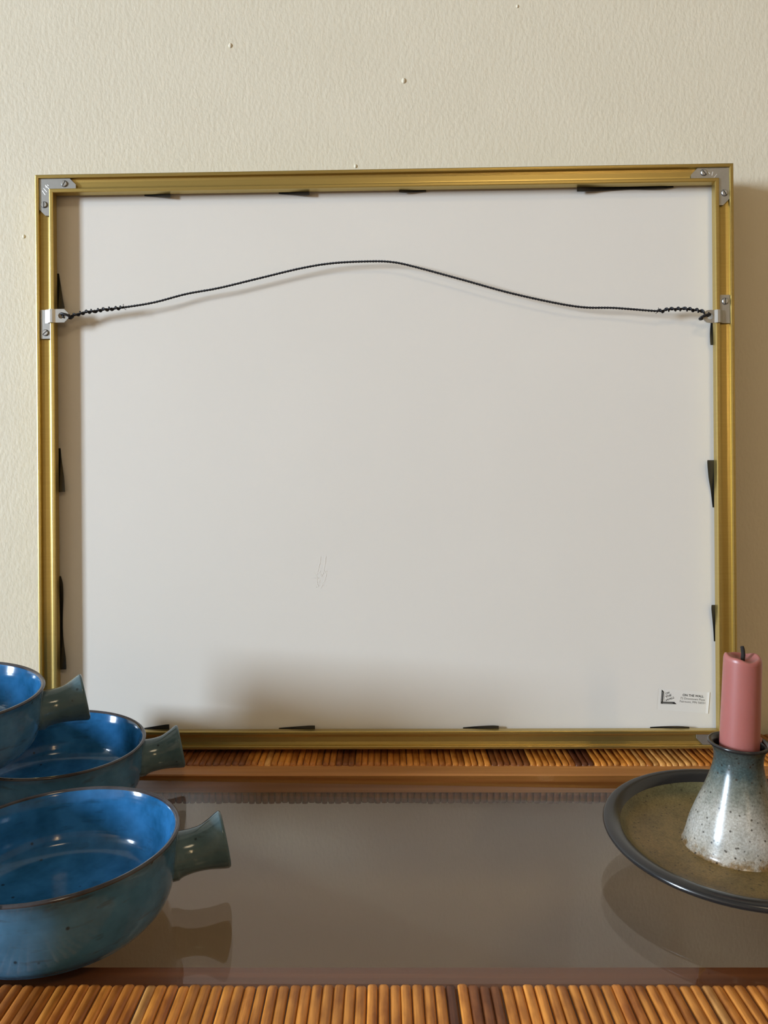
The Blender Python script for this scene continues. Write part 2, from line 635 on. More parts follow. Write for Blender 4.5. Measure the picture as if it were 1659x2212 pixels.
# dark cane binding showing below the rear trim, seen through the glass
ap = MB()
x = -TX + .031
PITCH = 0.0046
while x < TX - .035:
    w = PITCH * 0.47 * random.uniform(0.9, 1.05)
    zb = -0.025 + random.uniform(-.0004, .0004)
    sec = [(math.cos(a) * w, -math.sin(a) * 0.0014) for a in [i * math.pi / 6 for i in range(7)]]
    ap.prism(sec, lambda p, t: (p[0] + x + w, p[1], t), zb, -0.0168)
    x += PITCH
apo = ap.build('apron_canes', 'cane', table, True, (0, YT + 0.0022 - TO.y, -TO.z))
apo.color = (0.22, 0.075, 0.025, 1)
apo['kind'] = 'stuff'
tbox('apron', 'core', -TX + .031, TX - .031, YT + 0.0023, YB0 + .0027, -0.0245, -0.0168)

# canes: half-round strips lying front to back, the inner end turned down


def cane_mesh(kind, wv):
    n = 6
    w = PITCH * 0.50 * wv
    hgt = 0.0034
    half = [(1.0, 0.0), (0.985, 0.0019), (0.86, 0.0028), (0.48, 0.0033)]
    sec = [(w * a, b2) for a, b2 in half] + [(-w * a, b2) for a, b2 in half[::-1]]
    n = len(sec) - 1
    if kind == 'rear':   # path along y from back to front, turning down at the front
        path = [(0.0575, 0), (0.03, 0.0), (0.0035, 0.0), (0.0012, -0.0005), (0.0002, -0.0018), (0.0, -0.0042)]
        nor = [(0, 1), (0, 1), (0, 1), (-0.5, 0.87), (-0.92, 0.38), (-1, 0)]
        off = 0.0034
    else:
        path = [(-0.0575, 0), (-0.03, 0.0), (-0.0022, 0.0), (-0.0007, -0.0004), (-0.0001, -0.0014), (0.0, -0.0030)]
        nor = [(0, 1), (0, 1), (0, 1), (0.5, 0.87), (0.92, 0.38), (1, 0)]
        off = 0.0034
    v, f = [], []
    for (py, pz), (ny, nz) in zip(path, nor):
        by, bz = py - ny * off, pz - nz * off
        by = py - ny * off if abs(ny) > 0.01 else py
        for (sx, sh) in sec:
            v.append((sx, by + ny * sh, bz + nz * sh))
    m = n + 1
    for i in range(len(path) - 1):
        for k in range(m - 1):
            q = (i * m + k, i * m + k + 1, (i + 1) * m + k + 1, (i + 1) * m + k)
            f.append(q if kind == 'front' else q[::-1])
        q = (i * m + m - 1, i * m, (i + 1) * m, (i + 1) * m + m - 1)
        f.append(q if kind == 'front' else q[::-1])
    f.append(tuple(range(m)))
    f.append(tuple((len(path) - 1) * m + k for k in range(m)))
    me = bpy.data.meshes.new('cane_' + kind)
    me.from_pydata(v, [], f)
    me.materials.append(MAT['cane'])
    for p in me.polygons:
        p.use_smooth = len(p.vertices) == 4
    me.validate()
    me.update()
    return me


ORANGE = (0.63, 0.25, 0.042)
PALE = (0.64, 0.32, 0.09)
MID = (0.52, 0.19, 0.033)
DARK = (0.25, 0.085, 0.022)
UMBER = (0.115, 0.036, 0.014)


def pick(x, side):
    if side == 'rear':
        z = [(-1, -0.165, MID), (-0.165, -0.094, DARK), (-0.094, -0.058, ORANGE), (-0.058, -0.037, MID), (-0.037, -0.021, DARK),
             (-0.021, 0.010, MID), (0.010, 0.03, ORANGE), (0.03, 0.055, MID), (0.055, 0.075, ORANGE), (0.075, 0.103, DARK),
             (0.103, 0.13, ORANGE), (0.13, 0.148, UMBER), (0.148, 0.18, ORANGE), (0.18, 0.225, PALE), (0.225, 0.24, MID), (0.24, 1, ORANGE)]
    else:
        z = [(-1, -0.13, MID), (-0.13, -0.099, MID), (-0.0985, -0.0935, PALE), (-0.0935, 0.024, ORANGE), (0.024, 0.036, UMBER), (0.036, 0.046, DARK),
             (0.046, 0.13, ORANGE), (0.13, 0.137, PALE), (0.137, 1, ORANGE)]
    for a, b2, c in z:
        if a <= x < b2:
            return c
    return ORANGE


for side, par, yy in (('rear', rear, YB0), ('front', front, YF1)):
    variants = [cane_mesh(side, wv) for wv in (0.95, 0.99, 1.02)]
    extra = MB()
    nx = int(TX / PITCH)
    for i in range(-nx, nx + 1):
        x = i * PITCH + random.uniform(-.00025, .00025)
        me = random.choice(variants)
        dz = random.uniform(-.0005, 0.0)
        dy = random.uniform(-.0006, .0004)
        jit = random.uniform(0.82, 1.15)
        c = pick(x, side)
        if random.random() < 0.12:
            c = random.choice((MID, MID, ORANGE, PALE if side == 'rear' else ORANGE))
        if abs(x) < 0.309:
            o = bpy.data.objects.new('cane', me)
            col.objects.link(o)
            o.parent = par
            o.location = Vector((x, yy + dy, RT + dz)) - TO - Vector(par.location)
            o.rotation_euler = (0, 0, random.uniform(-.006, .006))
            o.color = (c[0] * jit, c[1] * jit, c[2] * jit, 1)
        else:
            extra.add([(v.co.x + x, v.co.y + yy, v.co.z + RT + dz) for v in me.vertices], [tuple(p.vertices) for p in me.polygons])
    eo = extra.build('outer_canes', 'cane', par, False)
    eo.location = -TO - Vector(par.location)
    eo.color = (*ORANGE, 1)
    eo['kind'] = 'stuff'

# glass pane
gx, gy = TX - .0365, (0.3062 + YT - 0.0006) / 2
g = MB().box(-gx, gx, 0.3062 - gy, YT - 0.0006 - gy, GB - GT, 0)
glass = g.build('glass_top', 'glass', None, False, (0, gy, GT))
tag(glass, 'clear reflective glass pane set into the table top below the bowls', 'glass pane')

# ------------------------------------------------------------------ picture frame, seen from the back
FW, FH, FD = 0.508, 0.422, 0.020
frame = empty('picture_frame')
M = Matrix(((0.99977174, 0.01984160, -0.00792305, 0.00114670),
            (-0.01916016, 0.99673845, 0.07839231, 0.54345025),
            (0.00945264, -0.07822261, 0.99689110, 0.00240097),
            (0, 0, 0, 1)))
frame.matrix_world = M
tag(frame, 'gold metal picture frame leaning back-side out against the wall', 'picture frame')
PROF = [(0, FD), (0, 0.0006), (0.00018, 0.0002), (0.0007, 0), (0.0014, 0), (0.00145, 0.00018), (0.0016, 0.00018), (0.00165, 0), (0.0020, 0), (0.0025, 0.0002), (0.0027, 0.0006),
        (0.0027, 0.0030), (0.0048, 0.0033), (0.0082, 0.0033), (0.0103, 0.0030),
        (0.0103, 0.0006), (0.0105, 0.0002), (0.0110, 0), (0.0126, 0), (0.0131, 0.0002), (0.0133, 0.0006), (0.0133, 0.0062), (0.0045, 0.0062), (0.0045, FD - 0.002), (0.0150, FD - 0.002), (0.0150, FD)]


def rail(side):
    v, f = [], []
    n = len(PROF)
    for s in (0, 1):
        for (u, w) in PROF:
            if side == 'bottom':
                p = ((-FW / 2 + u) if s == 0 else (FW / 2 - u), w, u)
            elif side == 'top':
                p = ((FW / 2 - u) if s == 0 else (-FW / 2 + u), w, FH - u)
            elif side == 'left':
                p = (-FW / 2 + u, w, (FH - u) if s == 0 else u)
            else:
                p = (FW / 2 - u, w, u if s == 0 else (FH - u))
            v.append(p)
    for i in range(n):
        j = (i + 1) % n
        f.append((i, j, n + j, n + i))
    f.append(tuple(range(n))[::-1])
    f.append(tuple(range(n, 2 * n)))
    o = mesh('frame_rail', v, f, 'gold', frame)
    return o


rails = {s: rail(s) for s in ('top', 'bottom', 'left', 'right')}
BW = 0.0100          # depth of the backing face behind the lips
bi = 0.0047
MB().box(-FW / 2 + bi, FW / 2 - bi, BW, FD - 0.0021, bi, FH - bi).build('backing_board', 'backing', frame)


def P3(x, z, w=0.0):
    return (x / 1000.0, w, z / 1000.0)


def plate(name, poly, w0, w1, mat, parent, bev=0.00015):
    """poly in mm (x, z) in the frame plane, between depths w0 < w1"""
    a = sum(poly[i][0] * poly[(i + 1) % len(poly)][1] - poly[(i + 1) % len(poly)][0] * poly[i][1] for i in range(len(poly)))
    if a < 0:
        poly = poly[::-1]
    o = MB().prism(poly, lambda p, t: P3(p[0], p[1], t), w1, w0).build(name, mat, parent)
    return o


def screw(x, z, w, ang, parent):
    """slotted screw head of two half discs over a base disc"""
    rr = 2.25
    mb = MB()
    n = 10
    ca, sa = math.cos(ang), math.sin(ang)
    for sgn in (1, -1):
        half = []
        for k in range(n + 1):
            t = 0.16 + (math.pi - 0.32) * k / n
            half.append((rr * math.cos(t) * sgn, rr * math.sin(t) * sgn))
        ph = [(x + ca * a - sa * b2, z + sa * a + ca * b2) for a, b2 in half]
        pin = [(x + (a - x) * 0.8, z + (b2 - z) * 0.8) for a, b2 in ph]
        v = [P3(a, b2, w) for a, b2 in ph] + [P3(a, b2, w - 0.0005) for a, b2 in ph] + [P3(a, b2, w - 0.0009) for a, b2 in pin]
        m_ = n + 1
        f = []
        for k in range(m_):
            k2 = (k + 1) % m_
            f.append((k, k2, m_ + k2, m_ + k))
            f.append((m_ + k, m_ + k2, 2 * m_ + k2, 2 * m_ + k))
        f.append(tuple(2 * m_ + k for k in range(m_)))
        mb.add(v, f)
    o = mb.build('screw', 'bright_steel', parent)
    base = [(x + 2.5 * math.cos(k * math.pi / 10), z + 2.5 * math.sin(k * math.pi / 10)) for k in range(20)]
    plate('screw_shade_disc', base, w - 0.00008, w, 'dark', parent)  # black disc, paints the shade in the slot and around the head
    return o


def bracket(outer, sx, sz, ls, screws, marks=()):
    """L plate: outer corner point (mm), directions into the frame, leg lengths"""
    ox, oz = outer
    wd = 7.3
    lx, lz = ls
    loc = [(0, 0), (lx - 4.4, 0), (lx, 4.4), (lx, wd), (wd, wd), (wd, lz), (4.4, lz), (0, lz - 4.4)]
    poly = [(ox + sx * a, oz + sz * b2) for a, b2 in loc]
    o = plate('corner_bracket', poly, 0.0012, 0.0024, 'steel', frame)
    for (x, z, a) in screws:
        screw(x, z, 0.0012, a, o)
    for (xa, za, xb, zb) in marks:
        o2 = MB().tube([P3(xa, za, 0.00117), P3(xb, zb, 0.00117)], 0.00016, 5).build('stamped_mark', 'scratch', o)
    return o


bracket((-251.2, 419.2), 1, -1, (27, 27), [(-232.6, 415.4, 1.1), (-247.6, 400.2, 1.57)],
        [(-248.9, 410.6, -246.8, 407.4), (-248.0, 412.4, -245.6, 409.6), (-246.5, 414.6, -245.9, 412.6), (-246.2, 414.2, -243.7, 411.5), (-245.0, 414.9, -244.4, 414.0)])
bracket((251.2, 419.2), -1, -1, (27, 27), [(233.1, 415.9, -0.9), (247.8, 401.0, 2.1)],
        [(236.5, 416.2, 237.4, 414.8), (239.6, 416.4, 238.9, 413.6), (242.5, 414.6, 239.8, 411.4), (241.0, 411.6, 242.4, 411.2)])
bracket((251.2, 2.8), -1, 1, (26.4, 27), [(234.9, 6.4, 0.4), (247.8, 21.0, 1.2)])
bracket((-251.2, 2.8), 1, 1, (27, 27), [(-234.9, 6.4, 0.4), (-247.8, 21.0, 1.2)])


def ring_plate(outer, hole_c, hole_r, w0, w1):
    """flat tab with a round hole; outer: closed polygon in mm"""
    n = 28
    mb = MB()
    cx, cz = hole_c

    def hit(a):
        dx, dz = math.cos(a), math.sin(a)
        best = 1e9
        for i in range(len(outer)):
            (x1, z1), (x2, z2) = outer[i], outer[(i + 1) % len(outer)]
            ex, ez = x2 - x1, z2 - z1
            den = dx * ez - dz * ex
            if abs(den) < 1e-9:
                continue
            t = ((x1 - cx) * ez - (z1 - cz) * ex) / den
            u = ((x1 - cx) * dz - (z1 - cz) * dx) / den
            if t > 0 and -1e-6 <= u <= 1 + 1e-6:
                best = min(best, t)
        return best
    angs = sorted([2 * math.pi * k / n for k in range(n)] + [math.atan2(z - cz, x - cx) % (2 * math.pi) for x, z in outer])
    O = [(cx + math.cos(a) * hit(a), cz + math.sin(a) * hit(a)) for a in angs]
    I = [(cx + math.cos(a) * hole_r, cz + math.sin(a) * hole_r) for a in angs]
    m_ = len(angs)
    v = [P3(*p, w0) for p in O] + [P3(*p, w0) for p in I] + [P3(*p, w1) for p in O] + [P3(*p, w1) for p in I]
    f = []
    for k in range(m_):
        j = (k + 1) % m_
        f += [(k, j, m_ + j, m_ + k), (2 * m_ + k, 3 * m_ + k, 3 * m_ + j, 2 * m_ + j), (k, 2 * m_ + k, 2 * m_ + j, j), (m_ + k, m_ + j, 3 * m_ + j, 3 * m_ + k)]
    return mb.add(v, f)


def hanger(sx, z_tab0, z_tab1, z_pl0, z_pl1, screw_at, hole_c, x_end, rounded):
    """plate in the channel with a tab bent over the inner lip; sx = -1 left rail, 1 right rail"""
    xo, xi = 251.0, 244.0      # channel edges, |x|
    pl = [(sx * xo, z_pl0), (sx * xi, z_pl0), (sx * xi, z_pl1), (sx * xo, z_pl1)]
    o = plate('wire_hanger', pl, 0.0012, 0.0022, 'steel', frame)
    screw(screw_at[0], screw_at[1], 0.0012, screw_at[2], o)
    # the bent strap: cross-section in (|x|, w) swept over the tab height
    th = 0.001
    top = [(247.5, 0.0012), (245.2, 0.0006), (244.0, -0.0010), (242.8, -0.0016), (241.2, -0.0016), (240.2, -0.0011), (239.2, -0.0006)]
    path = top + [(a - 0.3, w + th) for a, w in top[::-1]]
    mb = MB()
    n = len(path)
    v = [P3(sx * a, z_tab0, w) for a, w in path] + [P3(sx * a, z_tab1, w) for a, w in path]
    f = [(i, (i + 1) % n, n + (i + 1) % n, n + i) for i in range(n)] + [tuple(range(n))[::-1], tuple(range(n, 2 * n))]
    if sx < 0:
        f = [q[::-1] for q in f]
    mb.add(v, f)
    mb.build('strap', 'bright_steel', o, False)
    za, zb = min(z_tab0, z_tab1), max(z_tab0, z_tab1)
    xa = 239.3
    if rounded:
        r_ = (zb - za) / 2
        out = [(sx * xa, za), (sx * (x_end + r_), za)] + [(sx * (x_end + r_ - r_ * math.sin(t)), (za + zb) / 2 - r_ * math.cos(t)) for t in [k * math.pi / 8 for k in range(1, 8)]] + [(sx * (x_end + r_), zb), (sx * xa, zb)]
    else:
        c_ = 3.0
        out = [(sx * xa, za), (sx * (x_end + c_), za), (sx * x_end, za + c_), (sx * x_end, zb - c_), (sx * (x_end + c_), zb), (sx * xa, zb)]
    ring_plate(out, hole_c, 2.2, -0.0006, 0.0003).build('tab', 'steel' if rounded else 'bright_steel', o)
    return o


hanger(-1, 313.2, 323.0, 301.8, 323.0, (-247.4, 306.2, 0.7), (-235.0, 318.2), 229.8, False)
hanger(1, 307.0, 316.2, 307.0, 327.4, (247.6, 322.8, 1.57), (236.2, 311.6), 231.0, True)

# hanging wire: two strands twisted along a stiff, upward-bowed line
WP = [(-234.6, 317.6), (-229.6, 317.6), (-220.5, 320.2), (-210.3, 321.8), (-200.0, 323.1), (-189.8, 324.1), (-167.6, 327.6), (-143.7, 333.7), (-119.9, 337.7), (-92.8, 343.8), (-58.9, 351.4), (-35.2, 354.8), (-8.3, 355.7), (8.6, 354.8), (25.3, 350.9), (58.8, 341.3), (92.2, 331.5), (125.5, 323.6), (147.1, 320.0), (168.8, 319.1), (198.6, 316.3), (206.9, 317.2), (216.9, 317.4), (226.8, 316.3), (233.0, 314.2), (236.0, 312.9)]
path = smooth_path([P3(x, z, 0.0004 + 0.0022 * min(1, max(0, (225 - abs(x)) / 80))) for x, z in WP], 10)


def resample(pts, step):
    out = [pts[0]]
    acc = 0.0
    for a, b2 in zip(pts, pts[1:]):
        d = (b2 - a).length
        while acc + d >= step:
            t = (step - acc) / d
            a = a + (b2 - a) * t
            out.append(a)
            d = (b2 - a).length
            acc = 0.0
        acc += d
    return out


def helix(pts, rad, pitch, phase, wob=0.0):
    out = []
    s = 0.0
    prev = pts[0]
    for i, p in enumerate(pts):
        s += (p - prev).length
        prev = p
        t = (pts[min(i + 1, len(pts) - 1)] - pts[max(i - 1, 0)]).normalized()
        n = Vector((0, 1, 0))
        n = (n - t * n.dot(t)).normalized()
        b2 = t.cross(n)
        a = phase + 2 * math.pi * s / pitch + (wob * math.sin(s * 900) if wob else 0)
        r_ = rad(s) if callable(rad) else rad
        out.append(p + (n * math.cos(a) + b2 * math.sin(a)) * r_)
    return out


fine = resample(path, 0.0004)
wire = MB()
for ph in (0, math.pi):
    wire.tube(helix(fine, 0.00042, 0.0042, ph), 0.00047, 6)
hw = wire.build('hanging_wire', 'wire', frame, True)
for sgn in (-1, 1):
    seg = [p for p in fine if (p.x * sgn > 0.191 if sgn < 0 else p.x > 0.200)]
    if sgn < 0:
        seg = [p for p in fine if p.x < -0.190]
    w2 = MB()
    w2.tube(helix(seg, 0.00125, 0.0043, 0.6, 0.7), 0.0006, 6)
    # frayed end and loop through the hole
    e0 = seg[-1] if sgn < 0 else seg[0]
    for k in range(4):
        w2.tube([e0, e0 + Vector((-sgn * (0.0008 + 0.0006 * k), -0.0012, 0.0022 - 0.0014 * k))], 0.00022, 5)
    hc = Vector(P3(-235.0, 318.2)) if sgn < 0 else Vector(P3(236.2, 311.6))
    lp = [hc + Vector((-sgn * 0.0072, -0.0012, -0.001)), hc + Vector((-sgn * 0.0045, -0.0022, 0.0002)), hc + Vector((-sgn * 0.001, -0.0018, 0.0012)), hc + Vector((0, 0.0002, 0.0012)),
          hc + Vector((-sgn * 0.001, 0.0022, 0.0008)), hc + Vector((-sgn * 0.005, 0.0020, -0.0012)), hc + Vector((-sgn * 0.0072, 0.0004, -0.0016)), hc + Vector((-sgn * 0.0066, -0.0012, -0.0008))]
    w2.tube(smooth_path(lp, 5), 0.0009, 7)
    w2.build('twisted_end', 'wire', hw, True)

# spring clips tucked between rail and backing: (rail, [(along mm, protrusion mm, lift mm)])
EXTRA = {'top': 0.0, 'bottom': 0.0, 'left': 0.0, 'right': -0.3}


def clip(side, prof):
    v, f = [], []
    n = len(prof)
    pr = smooth_path([(a, b2, c) for a, b2, c in prof], 5)
    for p in pr:
        s, q, w = p.x, max(p.y, 0.05), p.z
        for dq in (-6.0, max(q, 0.1) + EXTRA[side]):
            for dw in (0, 0.45):
                u = 13.3 + dq
                ww = 9.4 - max(w, 0.5) + dw
                if side == 'top':
                    x, z = s, FH * 1000 - u
                elif side == 'bottom':
                    x, z = s, u
                elif side == 'left':
                    x, z = -FW * 500 + u, s
                else:
                    x, z = FW * 500 - u, s
                v.append((x / 1000, ww / 1000, z / 1000))
    m_ = len(pr)
    for i in range(m_ - 1):
        a, b2 = 4 * i, 4 * i + 4
        f += [(a, a + 2, b2 + 2, b2), (a + 1, b2 + 1, b2 + 3, a + 3), (a + 2, a + 3, b2 + 3, b2 + 2), (a, b2, b2 + 1, a + 1)]
    f += [(0, 1, 3, 2), (4 * m_ - 4, 4 * m_ - 2, 4 * m_ - 1, 4 * m_ - 3)]
    mesh('spring_clip', v, f, 'spring', frame)


clip('top', [(-176, 0.1, 0.6), (-169, 0.8, 1.5), (-161, 1.9, 2.6), (-156, 2.4, 3.0)])
clip('top', [(-76, 0.1, 0.6), (-68, 0.9, 1.5), (-59, 2.0, 2.6), (-53, 2.3, 3.0)])
clip('top', [(13, 1.2, 3.0), (17, 1.4, 2.6), (24, 0.9, 1.6), (33, 0.1, 0.6)])
clip('top', [(143, 3.0, 3.4), (150, 2.9, 3.0), (160, 2.0, 1.4), (172, 1.3, 0.7), (184, 0.9, 0.6), (196, 1.3, 1.0), (206, 1.2, 1.6), (214, 0.1, 0.6)])
clip('left', [(352, 0.1, 0.6), (344, 1.4, 1.0), (334, 3.2, 1.8), (326, 5.0, 2.6)])
clip('left', [(222, 0.2, 0.6), (212, 1.4, 1.2), (200, 3.4, 2.2), (191, 4.2, 2.8), (189.5, 4.3, 2.8)])
clip('left', [(127, 0.6, 2.6), (121, 2.0, 2.4), (110, 1.8, 1.4), (98, 1.0, 0.7), (86, 1.0, 0.7), (76, 2.0, 1.4), (66, 3.7, 2.4), (59, 4.3, 3.0), (57.8, 4.2, 3.0)])
clip('right', [(312, 0.3, 0.6), (303, 1.6, 1.6), (296, 2.0, 2.6), (292.4, 1.9, 3.0)])
clip('right', [(208.5, 4.8, 3.2), (206, 4.9, 3.2), (196, 3.8, 2.4), (186, 1.8, 1.2), (174, 0.3, 0.6)])
clip('right', [(103, 2.6, 3.2), (100, 2.8, 3.2), (92, 1.8, 2.4), (84, 0.7, 1.2), (76, 0.1, 0.6)])
clip('bottom', [(-180, 0.2, 0.6), (-171, 1.8, 1.6), (-163, 3.3, 2.8), (-160, 3.5, 3.0)])
clip('bottom', [(-79, 0.1, 0.6), (-68, 1.2, 1.6), (-57, 2.3, 2.8), (-52, 2.4, 3.0)])
clip('bottom', [(57, 0.1, 0.6), (68, 1.3, 1.6), (78, 2.1, 2.8), (83, 1.9, 3.0)])
clip('bottom', [(194, 0.1, 0.6), (204, 0.9, 1.6), (214, 1.3, 2.8), (221.5, 0.8, 3.0)])

# torn, raised scuff on the backing paper
sc = MB()
rnd = random.Random(3)
strokes = [[(-46.6, 140.6), (-47.6, 135.0), (-48.9, 130.0), (-49.4, 126.5)], [(-44.4, 141.0), (-43.0, 140.2), (-43.4, 136.0), (-44.6, 131.0), (-44.6, 128.5)],
           [(-51.6, 128.4), (-50.2, 126.6), (-49.6, 124.2), (-49.9, 121.5), (-49.0, 118.6)], [(-43.6, 128.4), (-43.0, 126.0), (-44.0, 122.9), (-44.6, 120.6)],
           [(-45.4, 119.6), (-46.6, 117.2), (-47.4, 116.3)], [(-54.0, 124.4), (-51.5, 124.4), (-50.0, 124.0)]]
for k in range(34):      # torn fibres
    x0, z0 = rnd.uniform(-50.5, -42.4), rnd.uniform(116.5, 129.5)
    a_ = rnd.uniform(0.7, 2.4)
    strokes.append([(x0 + t * math.cos(a_) + rnd.uniform(-.3, .3), z0 + t * math.sin(a_) + rnd.uniform(-.3, .3)) for t in (0, 0.7, 1.4)])
for pts in strokes:
    q = []
    for (xa, za), (xb, zb) in zip(pts, pts[1:]):
        nn = max(2, int(math.hypot(xb - xa, zb - za) / 0.7))
        q += [(xa + (xb - xa) * t / nn, za + (zb - za) * t / nn) for t in range(nn)]
    q.append(pts[-1])
    q = [P3(x * 1.0067 + rnd.uniform(-.16, .16), z - 0.27 + rnd.uniform(-.1, .1), BW + 0.00006) for x, z in q]
    sc.tube(q, [0.0] + [rnd.uniform(0.0001, 0.00026) for _ in q[2:]] + [0.00002], 5)
sc.build('paper_scuff', 'backing', frame, True)

# framer's label
LAB_A = R(-4.6)
lab_o = Vector((200.1, 41.45))


def lab(a, b2):
    a, b2 = a * 1.007, b2 * 1.007
    """label coordinates in mm: right, down"""
    ca, sa = math.cos(LAB_A), math.sin(LAB_A)
    return (lab_o.x + ca * a + sa * b2, lab_o.y + sa * a - ca * b2)


lp = MB()
nseg = 40
for i in range(nseg + 1):
    a = 37.6 * i / nseg
    lift = 0.05 + 0.3 * max(0, (a - 35.6) / 2.0) ** 1.5 + 0.07 * max(0, (0.8 - a) / 0.8)
    for b2 in (0, 15.4):
        lp.v.append(P3(*lab(a, b2), BW - lift / 1000))
        lp.v.append(P3(*lab(a, b2), BW - lift / 1000 + 0.00004))
for i in range(nseg):
    a = 4 * i
    lp.f += [(a, a + 2, a + 6, a + 4), (a + 1, a + 5, a + 7, a + 3), (a, a + 4, a + 5, a + 1), (a + 2, a + 3, a + 7, a + 6)]
    lp.m += [0] * 4
label = lp.build('label_sticker', 'paper', frame)
label['label'] = 'small white printed sticker'
INK_W = BW - 0.00008


def ink_poly(name, pts):
    pts = [lab(a, b2) for a, b2 in pts]
    return plate(name, pts, INK_W - 0.00002, INK_W + 0.00002, 'ink', label)


def ink_text(txt, a_c, b_base, width, cap, ang=0.0, bold=0.02, italic=0.0):
    cu = bpy.data.curves.new('lettering', 'FONT')
    cu.body = txt
    cu.align_x = 'CENTER'
    cu.offset = bold
    cu.shear = italic
    cu.resolution_u = 3
    o = bpy.data.objects.new('lettering_src', cu)
    col.objects.link(o)
    dg = bpy.context.evaluated_depsgraph_get()
    me = bpy.data.meshes.new_from_object(o.evaluated_get(dg))
    bpy.data.objects.remove(o)
    xs = [v.co.x for v in me.vertices]
    ys = [v.co.y for v in me.vertices]
    capu = max(ys)
    sx_, sy_ = width / (max(xs) - min(xs)), cap / capu
    mid = (max(xs) + min(xs)) / 2
    ca, sa = math.cos(ang), math.sin(ang)
    for v in me.vertices:
        x_, y_ = (v.co.x - mid) * sx_, v.co.y * sy_
        xr, yr = ca * x_ - sa * y_, sa * x_ + ca * y_
        p = lab(a_c + xr, b_base - yr)
        v.co = P3(p[0], p[1], INK_W)
    me.materials.clear()
    me.materials.append(MAT['ink'])
    oo = bpy.data.objects.new('lettering', me)
    col.objects.link(oo)
    oo.parent = label
    return oo


ink_text('ON THE WALL', 25.9, 4.1, 15.2, 1.65, 0.0, 0.022)
ink_text('72 Downtown Plaza', 25.7, 6.45, 17.8, 1.45, 0.0, 0.0)
ink_text('Fairmont, MN 56031', 25.7, 8.75, 18.2, 1.45, 0.0, 0.0)
skw = math.tan(R(4.6))
ink_poly('logo_mark', [(2.9, 0.6), (4.5, 1.9), (4.5, 9.3), (2.9, 10.9)])
ink_poly('logo_mark', [(2.95, 10.95), (4.55, 9.35), (12.6, 8.9), (14.4, 10.4)])
for q in ([(3.45, 2.2), (3.6, 2.3), (3.6, 9.3), (3.45, 9.4)],):
    o = plate('logo_mark', [lab(a, b2) for a, b2 in q], INK_W - 0.00005, INK_W - 0.00002, 'paper', label)
o = plate('logo_mark', [lab(a, b2) for a, b2 in [(4.3, 10.15), (11.5, 9.75), (11.5, 9.9), (4.3, 10.3)]], INK_W - 0.00005, INK_W - 0.00002, 'paper', label)
ink_poly('logo_mark', [(5.2, 2.0), (5.35, 2.0), (5.35, 8.6), (5.2, 8.6)])
ink_poly('logo_mark', [(5.35, 8.45), (6.9, 8.35), (6.9, 8.5), (5.35, 8.6)])
ink_poly('logo_mark', [(5.6, 5.7), (6.5, 5.25), (6.5, 5.4), (5.6, 5.85)])
ink_text('ON', 7.7, 3.45, 3.0, 1.45, R(26), 0.02, 0.3)
ink_text('THE', 8.6, 5.45, 4.6, 1.45, R(26), 0.02, 0.3)
ink_text('WALL', 9.7, 7.45, 6.3, 1.45, R(26), 0.02, 0.3)

# ------------------------------------------------------------------ bowls
BH = 0.0395
OUT = [(0.0, 0.0022), (0.039, 0.0022), (0.0405, 0.0), (0.0450, 0.0), (0.0468, 0.0012), (0.0478, 0.0024), (0.0506, 0.0056), (0.0527, 0.0104), (0.0541, 0.0170), (0.0547, 0.0245), (0.0546, 0.0300), (0.0552, 0.0348), (0.0564, 0.0376), (0.0568, 0.0387), (0.0560, 0.0395)]
INN = [(0.0560, 0.0395), (0.0548, 0.0391), (0.0537, 0.0370), (0.0522, 0.0310), (0.0514, 0.0240), (0.0495, 0.0160), (0.0455, 0.0105), (0.0365, 0.0075), (0.018, 0.0060), (0.0, 0.0056)]


def WALL(z):
    """outer radius of the bowl at height z, a little under the surface"""
    for (r0, z0), (r1, z1) in zip(OUT[4:], OUT[5:]):
        if z0 <= z <= z1:
            return r0 + (r1 - r0) * (z - z0) / (z1 - z0) - 0.0008
    return 0.0545


